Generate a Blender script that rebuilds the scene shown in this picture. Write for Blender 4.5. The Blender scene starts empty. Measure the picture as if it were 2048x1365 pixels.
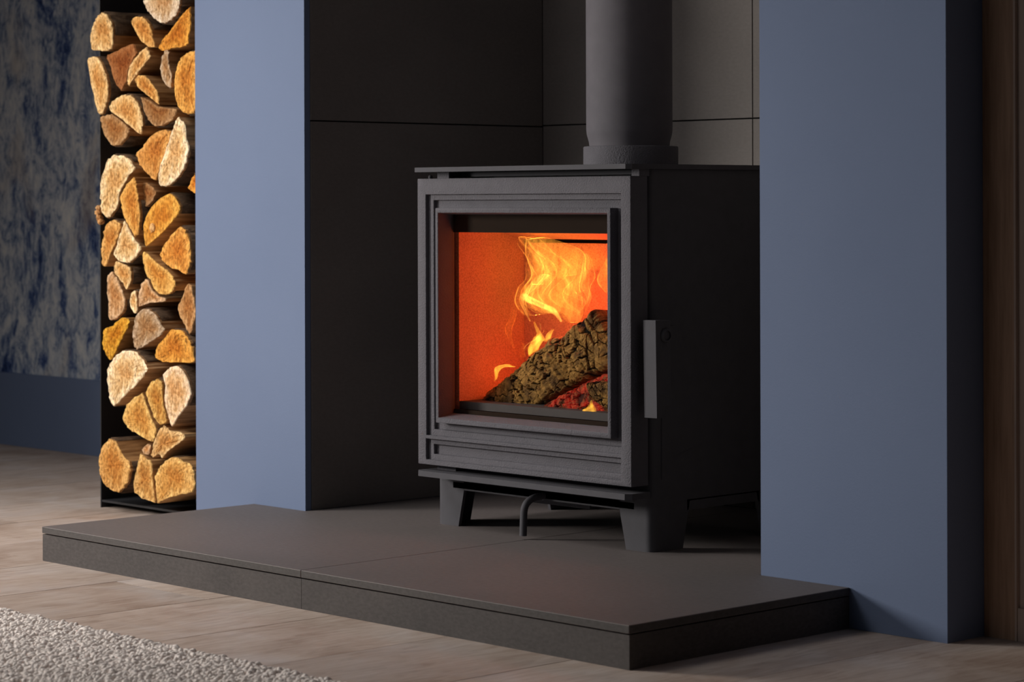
import bpy, bmesh, math, random
import numpy as np
from mathutils import Vector, Matrix, noise

random.seed(7)
rng = np.random.default_rng(7)
scene = bpy.context.scene
col = scene.collection

# ------------------------------------------------------------------ camera
F, TH, YH, R = 4960.0, 0.813, 406.0, -0.003
FW = Vector((-math.sin(TH), math.cos(TH), 0)); RT = Vector((math.cos(TH), math.sin(TH), 0)); UP = Vector((0, 0, 1))


def ray(x, y):
    u, v = x - 1024, y - YH
    c, s = math.cos(R), math.sin(R)
    a, b = u * c + v * s, -u * s + v * c
    return FW + RT * (a / F) - UP * (b / F)


CAM = -3.1 * ray(1258, 1252)


def on_y(x, y, Y):
    r = ray(x, y); return CAM + r * ((Y - CAM.y) / r.y)


def on_z(x, y, Z):
    r = ray(x, y); return CAM + r * ((Z - CAM.z) / r.z)


def on_x(x, y, X):
    r = ray(x, y); return CAM + r * ((X - CAM.x) / r.x)


cd = bpy.data.cameras.new('camera'); cam = bpy.data.objects.new('camera', cd); col.objects.link(cam)
cx = RT * math.cos(R) + UP * math.sin(R); cup = UP * math.cos(R) - RT * math.sin(R)
m3 = Matrix((cx, cup, -FW)).transposed()
cam.matrix_world = Matrix.Translation(CAM) @ m3.to_4x4()
cd.sensor_fit = 'HORIZONTAL'; cd.sensor_width = 36; cd.lens = 36 * F / 2048
cd.shift_y = -(682.5 - YH) / 2048
cd.clip_start = 0.05
cd.dof.use_dof = True; cd.dof.focus_distance = 3.8; cd.dof.aperture_fstop = 9
scene.camera = cam

# ------------------------------------------------------------------ world and lights
w = bpy.data.worlds.new('world'); scene.world = w; w.use_nodes = True
bg = w.node_tree.nodes['Background']; bg.inputs[0].default_value = (0.85, 0.92, 1.0, 1); bg.inputs[1].default_value = 0.016


def area(name, loc, target, size, power, color, spread=180, size_y=None):
    l = bpy.data.lights.new(name, 'AREA'); l.energy = power; l.color = color
    l.shape = 'RECTANGLE'; l.size = size; l.size_y = size_y or size; l.spread = math.radians(spread)
    o = bpy.data.objects.new(name, l); col.objects.link(o); o.location = loc
    o.rotation_euler = (Vector(target) - Vector(loc)).to_track_quat('-Z', 'Y').to_euler()
    return o


area('key_softbox', (-2.52, -1.24, 0.84), (-0.25, 0.44, 0.34), 0.5, 19.5, (1.0, 0.95, 0.88), spread=112, size_y=0.55)
area('ceiling_fill', (-1.9, -1.2, 2.3), (-1.6, -0.2, 0), 1.2, 9, (1.0, 0.96, 0.92), spread=80)
area('front_fill', (-1.2, -4.2, 1.7), (-0.7, 0.4, 0.2), 2.0, 3.6, (0.95, 0.97, 1.0), spread=120)  # unseen fill lamp added in front to lift the surfaces the key misses

scene.view_settings.view_transform = 'Standard'; scene.view_settings.look = 'None'
scene.view_settings.gamma = 1; scene.view_settings.use_curve_mapping = False
scene.view_settings.exposure = 0.0

# ------------------------------------------------------------------ materials
def srgb(r, g, b):
    f = lambda c: (c / 255 / 12.92) if c <= 10 else (((c / 255) + 0.055) / 1.055) ** 2.4
    return (f(r), f(g), f(b), 1)


class NT:
    def __init__(s, name):
        s.m = bpy.data.materials.new(name); s.m.use_nodes = True
        s.t = s.m.node_tree; s.n = s.t.nodes; s.l = s.t.links
        s.p = s.n['Principled BSDF']; s.out = s.n['Material Output']

    def new(s, typ, **kw):
        n = s.n.new(typ)
        for k, v in kw.items(): setattr(n, k, v)
        return n

    def link(s, a, b): s.l.new(a, b)

    def coords(s, scale=(1, 1, 1), kind='Object', rot=(0, 0, 0)):
        t = s.new('ShaderNodeTexCoord'); mp = s.new('ShaderNodeMapping')
        mp.inputs['Scale'].default_value = scale; mp.inputs['Rotation'].default_value = rot
        s.link(t.outputs[kind], mp.inputs['Vector']); return mp.outputs['Vector']

    def noise(s, vec, scale, detail=4, rough=0.55, dist=0):
        n = s.new('ShaderNodeTexNoise'); n.inputs['Scale'].default_value = scale
        n.inputs['Detail'].default_value = detail; n.inputs['Roughness'].default_value = rough
        n.inputs['Distortion'].default_value = dist
        s.link(vec, n.inputs['Vector']); return n.outputs['Fac']

    def ramp(s, fac, stops):
        r = s.new('ShaderNodeValToRGB'); e = r.color_ramp.elements
        while len(e) < len(stops): e.new(0.5)
        for el, (p, c) in zip(e, stops): el.position = p; el.color = c
        s.link(fac, r.inputs['Fac']); return r.outputs['Color']

    def mix(s, fac, a, b, typ='MIX'):
        n = s.new('ShaderNodeMix', data_type='RGBA', blend_type=typ)
        for sock, v in ((n.inputs[0], fac), (n.inputs[6], a), (n.inputs[7], b)):
            if hasattr(v, 'is_linked'): s.link(v, sock)
            else: sock.default_value = v
        return n.outputs[2]

    def bump(s, h, strength, dist=0.001):
        b = s.new('ShaderNodeBump'); b.inputs['Strength'].default_value = strength
        b.inputs['Distance'].default_value = dist
        s.link(h, b.inputs['Height']); s.link(b.outputs['Normal'], s.p.inputs['Normal'])

    def base(s, c, rough=0.5, spec=0.5, metal=0.0):
        if hasattr(c, 'is_linked'): s.link(c, s.p.inputs['Base Color'])
        else: s.p.inputs['Base Color'].default_value = c
        s.p.inputs['Roughness'].default_value = rough
        s.p.inputs['Specular IOR Level'].default_value = spec
        s.p.inputs['Metallic'].default_value = metal


def mat_paint():
    t = NT('blue_emulsion_paint'); v = t.coords()
    c = t.ramp(t.noise(v, 3, 3), [(0.3, srgb(109, 123, 152)), (0.7, srgb(113, 127, 156))])
    t.base(c, 0.8, 0.2); t.bump(t.noise(v, 420, 2), 0.25, 0.0006); return t.m


def mat_iron(name, rgb, bump_scale=260, strength=0.5, rough=0.5, dist=0.0008):
    t = NT(name); v = t.coords()
    c = t.ramp(t.noise(v, 40, 3), [(0.3, rgb), (0.7, tuple(x * 1.12 for x in rgb[:3]) + (1,))])
    t.base(c, rough, 0.22); t.bump(t.noise(v, bump_scale, 3, 0.5), strength, dist); return t.m


def mat_stone(name, a, b, rough, scale=2.2):
    t = NT(name); v = t.coords((1, 1, 2))
    n = t.noise(v, scale, 5, 0.55, 0.4); n2 = t.noise(v, 120, 3)
    c = t.mix(0.12, t.ramp(n, [(0.3, a), (0.7, b)]), t.ramp(n2, [(0.3, (0.01, 0.01, 0.01, 1)), (0.7, (0.2, 0.19, 0.18, 1))]))
    t.base(c, rough, 0.3); t.bump(t.noise(v, 300, 3), 0.15, 0.0004); return t.m


def mat_planks():
    t = NT('limed_oak_floor')
    oi = t.new('ShaderNodeObjectInfo')
    tc = t.new('ShaderNodeTexCoord'); add = t.new('ShaderNodeVectorMath', operation='ADD')
    cmb = t.new('ShaderNodeCombineXYZ'); mul = t.new('ShaderNodeMath', operation='MULTIPLY'); mul.inputs[1].default_value = 37.0
    t.link(oi.outputs['Random'], mul.inputs[0]); t.link(mul.outputs[0], cmb.inputs[0]); t.link(mul.outputs[0], cmb.inputs[1])
    t.link(tc.outputs['Object'], add.inputs[0]); t.link(cmb.outputs[0], add.inputs[1])
    mp = t.new('ShaderNodeMapping'); mp.inputs['Scale'].default_value = (1, 0.16, 1); t.link(add.outputs[0], mp.inputs['Vector'])
    v = mp.outputs['Vector']
    grain = t.noise(v, 60, 6, 0.65, 1.2); cloud = t.noise(add.outputs[0], 5, 4, 0.6, 0.6)
    c = t.ramp(grain, [(0.28, srgb(126, 107, 96)), (0.48, srgb(182, 166, 156)), (0.7, srgb(212, 202, 196))])
    c2 = t.ramp(cloud, [(0.3, srgb(146, 120, 104)), (0.48, srgb(186, 168, 157)), (0.7, srgb(200, 192, 192))])
    c = t.mix(0.55, c, c2)
    tint = t.ramp(oi.outputs['Random'], [(0, (0.8, 0.77, 0.74, 1)), (0.5, (0.92, 0.9, 0.88, 1)), (1, (1, 0.98, 0.95, 1))])
    c = t.mix(1.0, c, tint, 'MULTIPLY')
    t.base(c, 0.55, 0.35); t.bump(grain, 0.2, 0.0008); return t.m


def mat_wallpaper():
    t = NT('distressed_blue_wallpaper'); v = t.coords((1, 1, 0.62))
    a = t.noise(v, 8.5, 9, 0.72, 0.7); b = t.noise(t.coords((1, 1, 0.5)), 42, 8, 0.78, 0.7); d = t.noise(v, 6, 4, 0.5, 0.3)
    m = t.new('ShaderNodeMath', operation='MULTIPLY_ADD'); m.inputs[1].default_value = 0.52; t.link(a, m.inputs[0])
    m2 = t.new('ShaderNodeMath', operation='MULTIPLY'); m2.inputs[1].default_value = 0.48; t.link(b, m2.inputs[0]); t.link(m2.outputs[0], m.inputs[2])
    c = t.ramp(m.outputs[0], [(0.37, srgb(28, 42, 84)), (0.43, srgb(72, 94, 142)), (0.48, srgb(150, 163, 186)), (0.53, srgb(204, 208, 214)), (0.62, srgb(236, 234, 230))])
    c = t.mix(t.ramp(d, [(0.54, (0, 0, 0, 1)), (0.68, (0.5, 0.5, 0.5, 1))]), c, srgb(186, 168, 150))
    t.base(c, 0.7, 0.2); t.bump(b, 0.1, 0.0005); return t.m


def mat_wood_panel(name, a, b):
    t = NT(name); v = t.coords((1, 1, 0.06))
    g = t.noise(v, 130, 5, 0.6, 0.5)
    t.base(t.ramp(g, [(0.3, a), (0.7, b)]), 0.5, 0.35); t.bump(g, 0.15, 0.0006); return t.m


def mat_log_end():
    t = NT('sawn_log_end'); oi = t.new('ShaderNodeObjectInfo'); v = t.coords()
    rim = t.new('ShaderNodeAttribute', attribute_name='rim')
    wv = t.new('ShaderNodeTexWave', wave_type='RINGS', rings_direction='Y'); wv.inputs['Scale'].default_value = 30
    wv.inputs['Distortion'].default_value = 6; wv.inputs['Detail'].default_value = 3; wv.inputs['Detail Scale'].default_value = 1.6
    t.link(v, wv.inputs['Vector'])
    sp = t.noise(t.coords((1, 1, 0.5)), 230, 4, 0.7, 0.3); big = t.noise(v, 38, 5, 0.65, 0.8); pit = t.noise(t.coords((1, 1, 0.6)), 120, 2, 0.5)
    # heartwood is darker and redder than the sapwood rim
    m = t.new('ShaderNodeMath', operation='MULTIPLY_ADD'); m.inputs[1].default_value = 0.75; t.link(rim.outputs['Fac'], m.inputs[0])
    m2 = t.new('ShaderNodeMath', operation='MULTIPLY_ADD'); m2.inputs[1].default_value = 1.5; m2.inputs[2].default_value = -0.62
    t.link(big, m2.inputs[0]); t.link(m2.outputs[0], m.inputs[2])
    zone = t.ramp(m.outputs[0], [(0.1, (0.80, 0.52, 0.26, 1)), (0.4, (1.0, 0.84, 0.62, 1)), (0.68, (1.22, 1.22, 1.22, 1)), (0.95, (1.42, 1.55, 1.72, 1))])
    c = t.mix(0.9, oi.outputs['Color'], zone, 'MULTIPLY')
    k = t.ramp(sp, [(0.33, (0.38, 0.26, 0.14, 1)), (0.46, (0.92, 0.86, 0.76, 1)), (0.64, (1.45, 1.52, 1.5, 1))])
    c = t.mix(0.8, c, k, 'MULTIPLY')
    c = t.mix(t.ramp(pit, [(0.26, (0.8, 0.8, 0.8, 1)), (0.36, (0, 0, 0, 1))]), c, (0.09, 0.035, 0.012, 1))
    c = t.mix(0.22, c, t.ramp(wv.outputs['Fac'], [(0.1, (0.55, 0.42, 0.3, 1)), (0.8, (1.1, 1.1, 1.1, 1))]), 'MULTIPLY')
    t.base(c, 0.85, 0.15); t.bump(sp, 1.0, 0.0035); return t.m


def mat_log_side():
    t = NT('split_wood'); oi = t.new('ShaderNodeObjectInfo'); v = t.coords((1, 0.09, 1))
    g = t.noise(v, 130, 5, 0.65, 0.4); b = t.noise(t.coords((1, 0.4, 1)), 16, 3)
    c = t.mix(0.75, oi.outputs['Color'], (0.66, 0.40, 0.19, 1))
    c = t.mix(0.9, c, t.ramp(g, [(0.3, (0.4, 0.3, 0.22, 1)), (0.65, (1.2, 1.15, 1.1, 1))]), 'MULTIPLY')
    c = t.mix(0.8, c, t.ramp(b, [(0.35, (0.45, 0.4, 0.36, 1)), (0.65, (1, 1, 1, 1))]), 'MULTIPLY')
    t.base(c, 0.8, 0.2); t.bump(g, 0.6, 0.0015); return t.m


def mat_bark():
    t = NT('bark'); v = t.coords((1, 0.35, 1)); g = t.noise(v, 90, 5, 0.7, 0.6)
    t.base(t.ramp(g, [(0.3, srgb(38, 28, 22)), (0.6, srgb(92, 72, 55)), (0.8, srgb(128, 108, 88))]), 0.9, 0.15)
    t.bump(g, 1.0, 0.003); return t.m


def mat_plain(name, rgb, rough=0.5, spec=0.4, metal=0):
    t = NT(name); v = t.coords(); n = t.noise(v, 60, 3)
    t.base(t.mix(t.ramp(n, [(0.3, (0, 0, 0, 1)), (0.7, (0.25, 0.25, 0.25, 1))]), rgb, tuple(x * 1.35 for x in rgb[:3]) + (1,)), rough, spec, metal)
    return t.m


def mat_brick():
    t = NT('vermiculite_board'); v = t.coords(); n = t.noise(v, 420, 3, 0.65); b = t.noise(v, 9, 3)
    c = t.mix(0.4, t.ramp(n, [(0.32, srgb(164, 112, 94)), (0.6, srgb(234, 182, 160))]), t.ramp(b, [(0.3, srgb(196, 146, 126)), (0.7, srgb(228, 176, 156))]))
    t.base(c, 0.9, 0.1); t.bump(n, 0.3, 0.0008); return t.m


def mat_char(name, glow=0.0):
    t = NT(name); v = t.coords()
    at = t.new('ShaderNodeAttribute', attribute_name='crack')
    n = t.noise(v, 110, 5, 0.65, 0.6); n2 = t.noise(v, 26, 3, 0.6, 0.3)
    c = t.ramp(n, [(0.3, srgb(86, 62, 34)), (0.5, srgb(152, 118, 64)), (0.72, srgb(194, 156, 96))])
    c = t.mix(t.ramp(n2, [(0.38, (0.7, 0.7, 0.7, 1)), (0.5, (0, 0, 0, 1))]), c, srgb(84, 64, 46))
    c = t.mix(at.outputs['Fac'], srgb(10, 8, 7), c)
    t.base(c, 0.85, 0.15); t.bump(n, 0.35, 0.001)
    if glow:
        t.link(t.mix(0.75, c, (0.05, 0.02, 0.016, 1)), t.p.inputs['Base Color'])
        e = t.ramp(t.noise(v, 42, 4, 0.6, 0.5), [(0.44, (0.02, 0, 0, 1)), (0.56, (0.5, 0.012, 0.01, 1)), (0.74, (1.0, 0.07, 0.02, 1))])
        e = t.mix(at.outputs['Fac'], (0.02, 0, 0, 1), e)
        t.link(e, t.p.inputs['Emission Color']); t.p.inputs['Emission Strength'].default_value = glow
    return t.m


def mat_flame(name, rgb, strength, lo=0.25):
    t = NT(name); t.n.remove(t.p)
    e = t.new('ShaderNodeEmission'); e.inputs['Color'].default_value = rgb
    n = t.noise(t.coords((1, 1, 0.38)), 62, 3, 0.55, 1.6)
    r = t.new('ShaderNodeMapRange'); r.inputs['From Min'].default_value = 0.36; r.inputs['From Max'].default_value = 0.68
    r.inputs['To Min'].default_value = strength * lo; r.inputs['To Max'].default_value = strength * 1.5
    t.link(n, r.inputs['Value']); t.link(r.outputs[0], e.inputs['Strength'])
    t.link(e.outputs[0], t.out.inputs['Volume']); return t.m


def mat_glass():
    t = NT('stove_glass'); t.n.remove(t.p)
    tr = t.new('ShaderNodeBsdfTransparent'); tr.inputs[0].default_value = (0.96, 0.94, 0.91, 1)
    gl = t.new('ShaderNodeBsdfGlossy'); gl.inputs['Roughness'].default_value = 0.03
    fr = t.new('ShaderNodeFresnel'); fr.inputs['IOR'].default_value = 1.45
    mx = t.new('ShaderNodeMixShader'); geo = t.new('ShaderNodeNewGeometry'); inv = t.new('ShaderNodeMath', operation='SUBTRACT'); inv.inputs[0].default_value = 1
    t.link(geo.outputs['Backfacing'], inv.inputs[1]); mu = t.new('ShaderNodeMath', operation='MULTIPLY')
    t.link(fr.outputs[0], mu.inputs[0]); t.link(inv.outputs[0], mu.inputs[1]); t.link(mu.outputs[0], mx.inputs[0]); t.link(tr.outputs[0], mx.inputs[1]); t.link(gl.outputs[0], mx.inputs[2])
    t.link(mx.outputs[0], t.out.inputs['Surface']); return t.m


M = dict(
    paint=mat_paint(), planks=mat_planks(), paper=mat_wallpaper(),
    iron=mat_iron('cast_iron_door', srgb(93, 91, 97), 400, 1.0, 0.78, 0.0012),
    steel=mat_iron('stove_steel', srgb(78, 77, 82), 420, 0.2, 0.75, 0.0004),
    pipe=mat_iron('flue_paint', srgb(98, 95, 101), 500, 0.15, 0.75, 0.0003),
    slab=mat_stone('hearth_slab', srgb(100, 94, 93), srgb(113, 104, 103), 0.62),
    slab_shade=mat_stone('slab_shaded_edge', srgb(66, 63, 62), srgb(78, 73, 72), 0.6),  # darkened slab colour for the side faces: their shade is painted in
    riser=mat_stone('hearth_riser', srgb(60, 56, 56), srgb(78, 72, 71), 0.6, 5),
    tile=mat_stone('alcove_tile', srgb(120, 114, 111), srgb(136, 129, 126), 0.75),
    grout=mat_plain('dark_joint', srgb(18, 17, 17), 0.9, 0.1),
    core=mat_plain('cement_core', srgb(60, 58, 56), 0.9, 0.1),
    wood=mat_wood_panel('brown_wood_panel', srgb(150, 116, 92), srgb(184, 148, 122)),
    wood2=mat_wood_panel('grey_wood_panel', srgb(172, 150, 138), srgb(192, 170, 156)),
    log_end=mat_log_end(), log_side=mat_log_side(), bark=mat_bark(),
    rack=mat_plain('black_steel_rack', srgb(44, 44, 47), 0.45, 0.4),
    brick=mat_brick(), char=mat_char('charred_wood'), ember=mat_char('glowing_charred_wood', 0.55),
    glass=mat_glass(), band=mat_plain('brown_glass_print', srgb(40, 30, 25), 0.8, 0.1),
    ash=mat_plain('ash', srgb(120, 104, 92), 0.9, 0.1),
)

# ------------------------------------------------------------------ helpers
def tag(o, label=None, cat=None, group=None, kind=None):
    if label: o['label'] = label
    if cat: o['category'] = cat
    if group: o['group'] = group
    if kind: o['kind'] = kind
    return o


def link_mesh(name, me, mats, parent=None, smooth=False):
    o = bpy.data.objects.new(name, me); col.objects.link(o)
    for m in (mats if isinstance(mats, (list, tuple)) else [mats]): me.materials.append(m)
    if smooth:
        me.shade_smooth()
    if parent:
        o.parent = parent
        o.matrix_parent_inverse = Matrix.Translation(-parent.location)
    return o


def finish(name, bm, mats, parent=None, smooth=False, auto=None):
    bmesh.ops.recalc_face_normals(bm, faces=bm.faces)
    me = bpy.data.meshes.new(name); bm.to_mesh(me); bm.free()
    o = link_mesh(name, me, mats, parent)
    if smooth:
        me.shade_smooth()
        if auto: me.set_sharp_from_angle(angle=math.radians(auto))
    return o


def empty(name, loc):
    o = bpy.data.objects.new(name, None); col.objects.link(o); o.location = loc; o.empty_display_size = 0.05; return o


def bevel_sharp(bm, w, seg=1, ang=30):
    if w <= 0: return
    es = [e for e in bm.edges if len(e.link_faces) == 2 and e.calc_face_angle(0) > math.radians(ang)]
    bmesh.ops.bevel(bm, geom=es, offset=w, segments=seg, affect='EDGES', clamp_overlap=True, profile=0.5)


def add_box(bm, x0, x1, y0, y1, z0, z1):
    vs = [bm.verts.new(p) for p in ((x0, y0, z0), (x1, y0, z0), (x1, y1, z0), (x0, y1, z0), (x0, y0, z1), (x1, y0, z1), (x1, y1, z1), (x0, y1, z1))]
    fs = [(0, 3, 2, 1), (4, 5, 6, 7), (0, 1, 5, 4), (1, 2, 6, 5), (2, 3, 7, 6), (3, 0, 4, 7)]
    return [bm.faces.new([vs[i] for i in f]) for f in fs]


def box(name, b, mat, parent=None, bev=0.0015, seg=2):
    bm = bmesh.new(); add_box(bm, *b)
    if bev: bevel_sharp(bm, bev, seg)
    return finish(name, bm, mat, parent)


def boxes(name, bl, mat, parent=None, bev=0.0):
    bm = bmesh.new()
    for b in bl:
        t = bmesh.new(); add_box(t, *b)
        if bev: bevel_sharp(t, bev, 2)
        me = bpy.data.meshes.new('t'); t.to_mesh(me); t.free(); bm.from_mesh(me); bpy.data.meshes.remove(me)
    return finish(name, bm, mat, parent)


def prism_z(bm, pts, z0, z1):
    a = [bm.verts.new((x, y, z0)) for x, y in pts]; b = [bm.verts.new((x, y, z1)) for x, y in pts]
    n = len(pts)
    bm.faces.new(a[::-1]); bm.faces.new(b)
    for i in range(n): bm.faces.new((a[i], a[(i + 1) % n], b[(i + 1) % n], b[i]))


def plate_holes(bm, X0, X1, Z0, Z1, holes, y0, y1, bev=0.001, seg=2):
    """upright plate facing -Y with rectangular holes (x0,x1,z0,z1)"""
    xs = sorted({X0, X1, *[h[0] for h in holes], *[h[1] for h in holes]}); zs = sorted({Z0, Z1, *[h[2] for h in holes], *[h[3] for h in holes]})
    t = bmesh.new(); V = {}
    def vert(i, j):
        if (i, j) not in V: V[i, j] = t.verts.new((xs[i], y0, zs[j]))
        return V[i, j]
    fs = []
    for i in range(len(xs) - 1):
        for j in range(len(zs) - 1):
            mx, mz = (xs[i] + xs[i + 1]) / 2, (zs[j] + zs[j + 1]) / 2
            if any(h[0] < mx < h[1] and h[2] < mz < h[3] for h in holes): continue
            fs.append(t.faces.new((vert(i, j), vert(i + 1, j), vert(i + 1, j + 1), vert(i, j + 1))))
    r = bmesh.ops.extrude_face_region(t, geom=fs)
    bmesh.ops.translate(t, vec=(0, y1 - y0, 0), verts=[g for g in r['geom'] if isinstance(g, bmesh.types.BMVert)])
    bmesh.ops.recalc_face_normals(t, faces=t.faces)
    bmesh.ops.dissolve_limit(t, angle_limit=0.01, verts=t.verts, edges=t.edges)
    bevel_sharp(t, bev, seg)
    me = bpy.data.meshes.new('t'); t.to_mesh(me); t.free(); bm.from_mesh(me); bpy.data.meshes.remove(me)


def lathe(bm, cx_, cy_, prof, n=64):
    rings = [[bm.verts.new((cx_ + r * math.cos(2 * math.pi * k / n), cy_ + r * math.sin(2 * math.pi * k / n), z)) for k in range(n)] for r, z in prof]
    for a, b in zip(rings, rings[1:]):
        for k in range(n): bm.faces.new((a[k], a[(k + 1) % n], b[(k + 1) % n], b[k]))
    bm.faces.new(rings[0][::-1]); bm.faces.new(rings[-1])


def tube(bm, pts, r, n=12):
    pts = [Vector(p) for p in pts]; rings = []
    u = None
    for i, p in enumerate(pts):
        d = (pts[min(i + 1, len(pts) - 1)] - pts[max(i - 1, 0)]).normalized()
        u = (d.orthogonal() if u is None else u - d * u.dot(d)).normalized(); v = d.cross(u)
        rr = r[i] if isinstance(r, (list, tuple)) else r
        rings.append([bm.verts.new(p + (u * math.cos(2 * math.pi * k / n) + v * math.sin(2 * math.pi * k / n)) * rr) for k in range(n)])
    for a, b in zip(rings, rings[1:]):
        for k in range(n): bm.faces.new((a[k], a[(k + 1) % n], b[(k + 1) % n], b[k]))
    bm.faces.new(rings[0][::-1]); bm.faces.new(rings[-1])


def spline(pts, n):
    """Catmull-Rom through pts, n samples"""
    P = [Vector(p) for p in pts]; P = [P[0] * 2 - P[1]] + P + [P[-1] * 2 - P[-2]]
    out = []
    for k in range(n):
        t = k / (n - 1) * (len(P) - 3); i = min(int(t), len(P) - 4); t -= i
        a, b, c, d = P[i:i + 4]
        out.append(0.5 * ((2 * b) + (c - a) * t + (2 * a - 5 * b + 4 * c - d) * t * t + (3 * b - a - 3 * c + d) * t ** 3))
    return out


ZF = -0.0562                                   # floor level; the hearth top is z = 0
YW, YB, YS = 0.437, 1.0076, 0.518              # chimney breast face, alcove back, right-hand wall

# ------------------------------------------------------------------ setting: floor
floor = tag(box('floor', (-4.4, 1.4, -2.6, 1.3, ZF - 0.06, ZF - 0.014), M['grout'], bev=0), kind='structure',
            label='limed oak plank floor around the dark hearth')
W = 0.2405
for k in range(-17, 7):
    x0 = -0.342 + W * k; y = -2.6 - random.random() * 1.0
    if x0 + W < -4.4 or x0 > 1.4: continue
    if -2 <= k <= 3: y = -3.2 + 0.15 * (k % 2)
    while y < 1.3:
        L = random.choice((1.6, 1.9, 2.2)) if not -2 <= k <= 3 else 2.35
        a, b = max(y, -2.6), min(y + L, 1.3)
        if b - a > 0.06:
            box('plank', (x0 + 0.0009, x0 + W - 0.0009, a + 0.0009, b - 0.0009, ZF - 0.0135, ZF + random.uniform(-0.0004, 0)), M['planks'], floor, 0.0030, 1)
        y += L

# ------------------------------------------------------------------ setting: chimney breast, walls
def wall(name, bl, mat, label, bev=0.002):
    return tag(boxes(name, bl, mat, bev=bev), kind='structure', label=label)


LX0, LX1, RX0, RX1 = -1.507, -1.1915, -0.1608, 0.1635
wall('wall_left_pier', [(LX0, LX1, YW, 0.4495, ZF, 1.42), (LX0, -1.203, 0.4495, 1.03, ZF, 1.42)], M['paint'], 'blue painted pier left of the stove beside the log stack')
wall('wall_right_pier', [(RX0, RX1, YW, YW + 0.0125, ZF, 1.42), (RX0 + 0.0115, RX1, YW + 0.0125, 1.03, ZF, 1.42)], M['paint'], 'blue painted pier right of the stove')
wall('wall_upper', [(LX0, RX1, YW, 1.03, 1.42, 2.4)], M['paint'], 'blue painted chimney breast above the alcove')

wl = wall('wall_left', [(-5.2, LX0, 1.035, 1.12, ZF - 0.05, 2.4)], M['paper'], 'distressed blue and taupe wallpaper wall', bev=0)
bb = bmesh.new(); add_box(bb, -5.2, LX0, 1.018, 1.0352, ZF, 0.1185); bevel_sharp(bb, 0.004, 2)
tag(finish('baseboard_left', bb, M['paint']), kind='structure', label='tall blue baseboard under the wallpaper')

# alcove: tiles on backing boards
ab = wall('wall_alcove_left', [(-1.203, -1.1995, 0.451, YB + 0.01, 0.0, 1.4195)], M['grout'], 'dark tiled left side of the stove alcove', 0)
JZ, g = 0.672, 0.0013
for z0, z1 in ((0.0005, JZ - g), (JZ + g, 1.418)):
    box('tile', (-1.1995, -1.19, 0.4505, YB - 0.0015, z0, z1), M['tile'], ab, 0.0008, 1)
bk = wall('wall_alcove_back', [(-1.203, -0.149, YB + 0.009, YB + 0.02, -0.05, 1.4195)], M['grout'], 'dark tiled back of the stove alcove behind the flue', 0)
for x0, x1 in ((-1.1895, -0.6705 - g), (-0.6705 + g, -0.1615)):
    for z0, z1 in ((0.0005, JZ - g + 0.002), (JZ + g + 0.002, 1.418)):
        box('tile', (x0, x1, YB, YB + 0.009, z0, z1), M['tile'], bk, 0.0008, 1)
ar = wall('wall_alcove_right', [(-0.1525, -0.149, 0.451, YB + 0.01, 0.0, 1.4195)], M['grout'], 'dark tiled right side of the stove alcove', 0)
for z0, z1 in ((0.0005, JZ - g), (JZ + g, 1.418)):
    box('tile', (-0.161, -0.1525, 0.4505, YB - 0.0015, z0, z1), M['tile'], ar, 0.0008, 1)

# right-hand wall: wood upright, thin pale edge, greyer wood beyond
wall('trim_1', [(RX1 + 0.0005, 0.2155, YS, YS + 0.03, ZF, 2.4)], M['wood'], 'brown wood upright beside the right blue pier', 0.001)
wall('trim_2', [(0.2155, 0.2185, YS - 0.003, YS + 0.03, ZF, 2.4)], M['wood2'], 'thin pale wood edge at the far right', 0.0008)
wall('wall_right', [(0.2185, 1.4, YS + 0.003, YS + 0.06, ZF - 0.05, 2.4)], M['wood2'], 'grey-brown wood wall at the far right', 0)
wall('baseboard_right', [(0.2187, 1.4, YS - 0.001, YS + 0.0031, ZF, -0.012)], M['wood2'], 'low grey-brown wood plinth at the far right', 0.0008)

# ------------------------------------------------------------------ hearth
hx = -1.335; sx = -0.656
he = bmesh.new(); add_box(he, hx + 0.012, -0.012, 0.012, YW - 0.001, ZF, -0.0125); add_box(he, -1.185, -0.165, YW - 0.001, YB - 0.001, ZF, -0.0125)
hearth = tag(finish('hearth', he, M['core']), 'low dark slate-grey stone hearth under the black stove', 'hearth')


def lslab(pts):
    bm = bmesh.new(); prism_z(bm, pts, -0.0108, 0.0)
    bm.normal_update()
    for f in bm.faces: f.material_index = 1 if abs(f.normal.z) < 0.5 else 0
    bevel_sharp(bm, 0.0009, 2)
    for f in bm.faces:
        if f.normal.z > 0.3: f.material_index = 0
    finish('slab', bm, [M['slab'], M['slab_shade']], hearth)


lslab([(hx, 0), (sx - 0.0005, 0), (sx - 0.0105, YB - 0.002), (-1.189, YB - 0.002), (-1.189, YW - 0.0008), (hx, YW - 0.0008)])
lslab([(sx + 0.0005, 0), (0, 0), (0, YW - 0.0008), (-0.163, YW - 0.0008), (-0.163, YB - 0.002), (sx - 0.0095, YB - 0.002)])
rz = (ZF, -0.0126)
for x0, x1 in ((hx + 0.0005, sx - 0.0004), (sx + 0.0004, -0.0005)):
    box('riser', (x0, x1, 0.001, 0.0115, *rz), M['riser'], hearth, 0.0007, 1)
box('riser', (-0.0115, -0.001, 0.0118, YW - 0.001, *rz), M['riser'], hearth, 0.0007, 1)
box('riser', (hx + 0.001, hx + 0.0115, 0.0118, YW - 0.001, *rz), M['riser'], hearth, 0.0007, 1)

# ------------------------------------------------------------------ stove
SX0, SX1, SY = -0.9085, -0.4220, 0.4875
SB = 0.815
stove = tag(empty('wood_stove', (-0.665, 0.65, 0)), 'black cast iron wood burning stove with a fire behind its glass door', 'stove')


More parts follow.
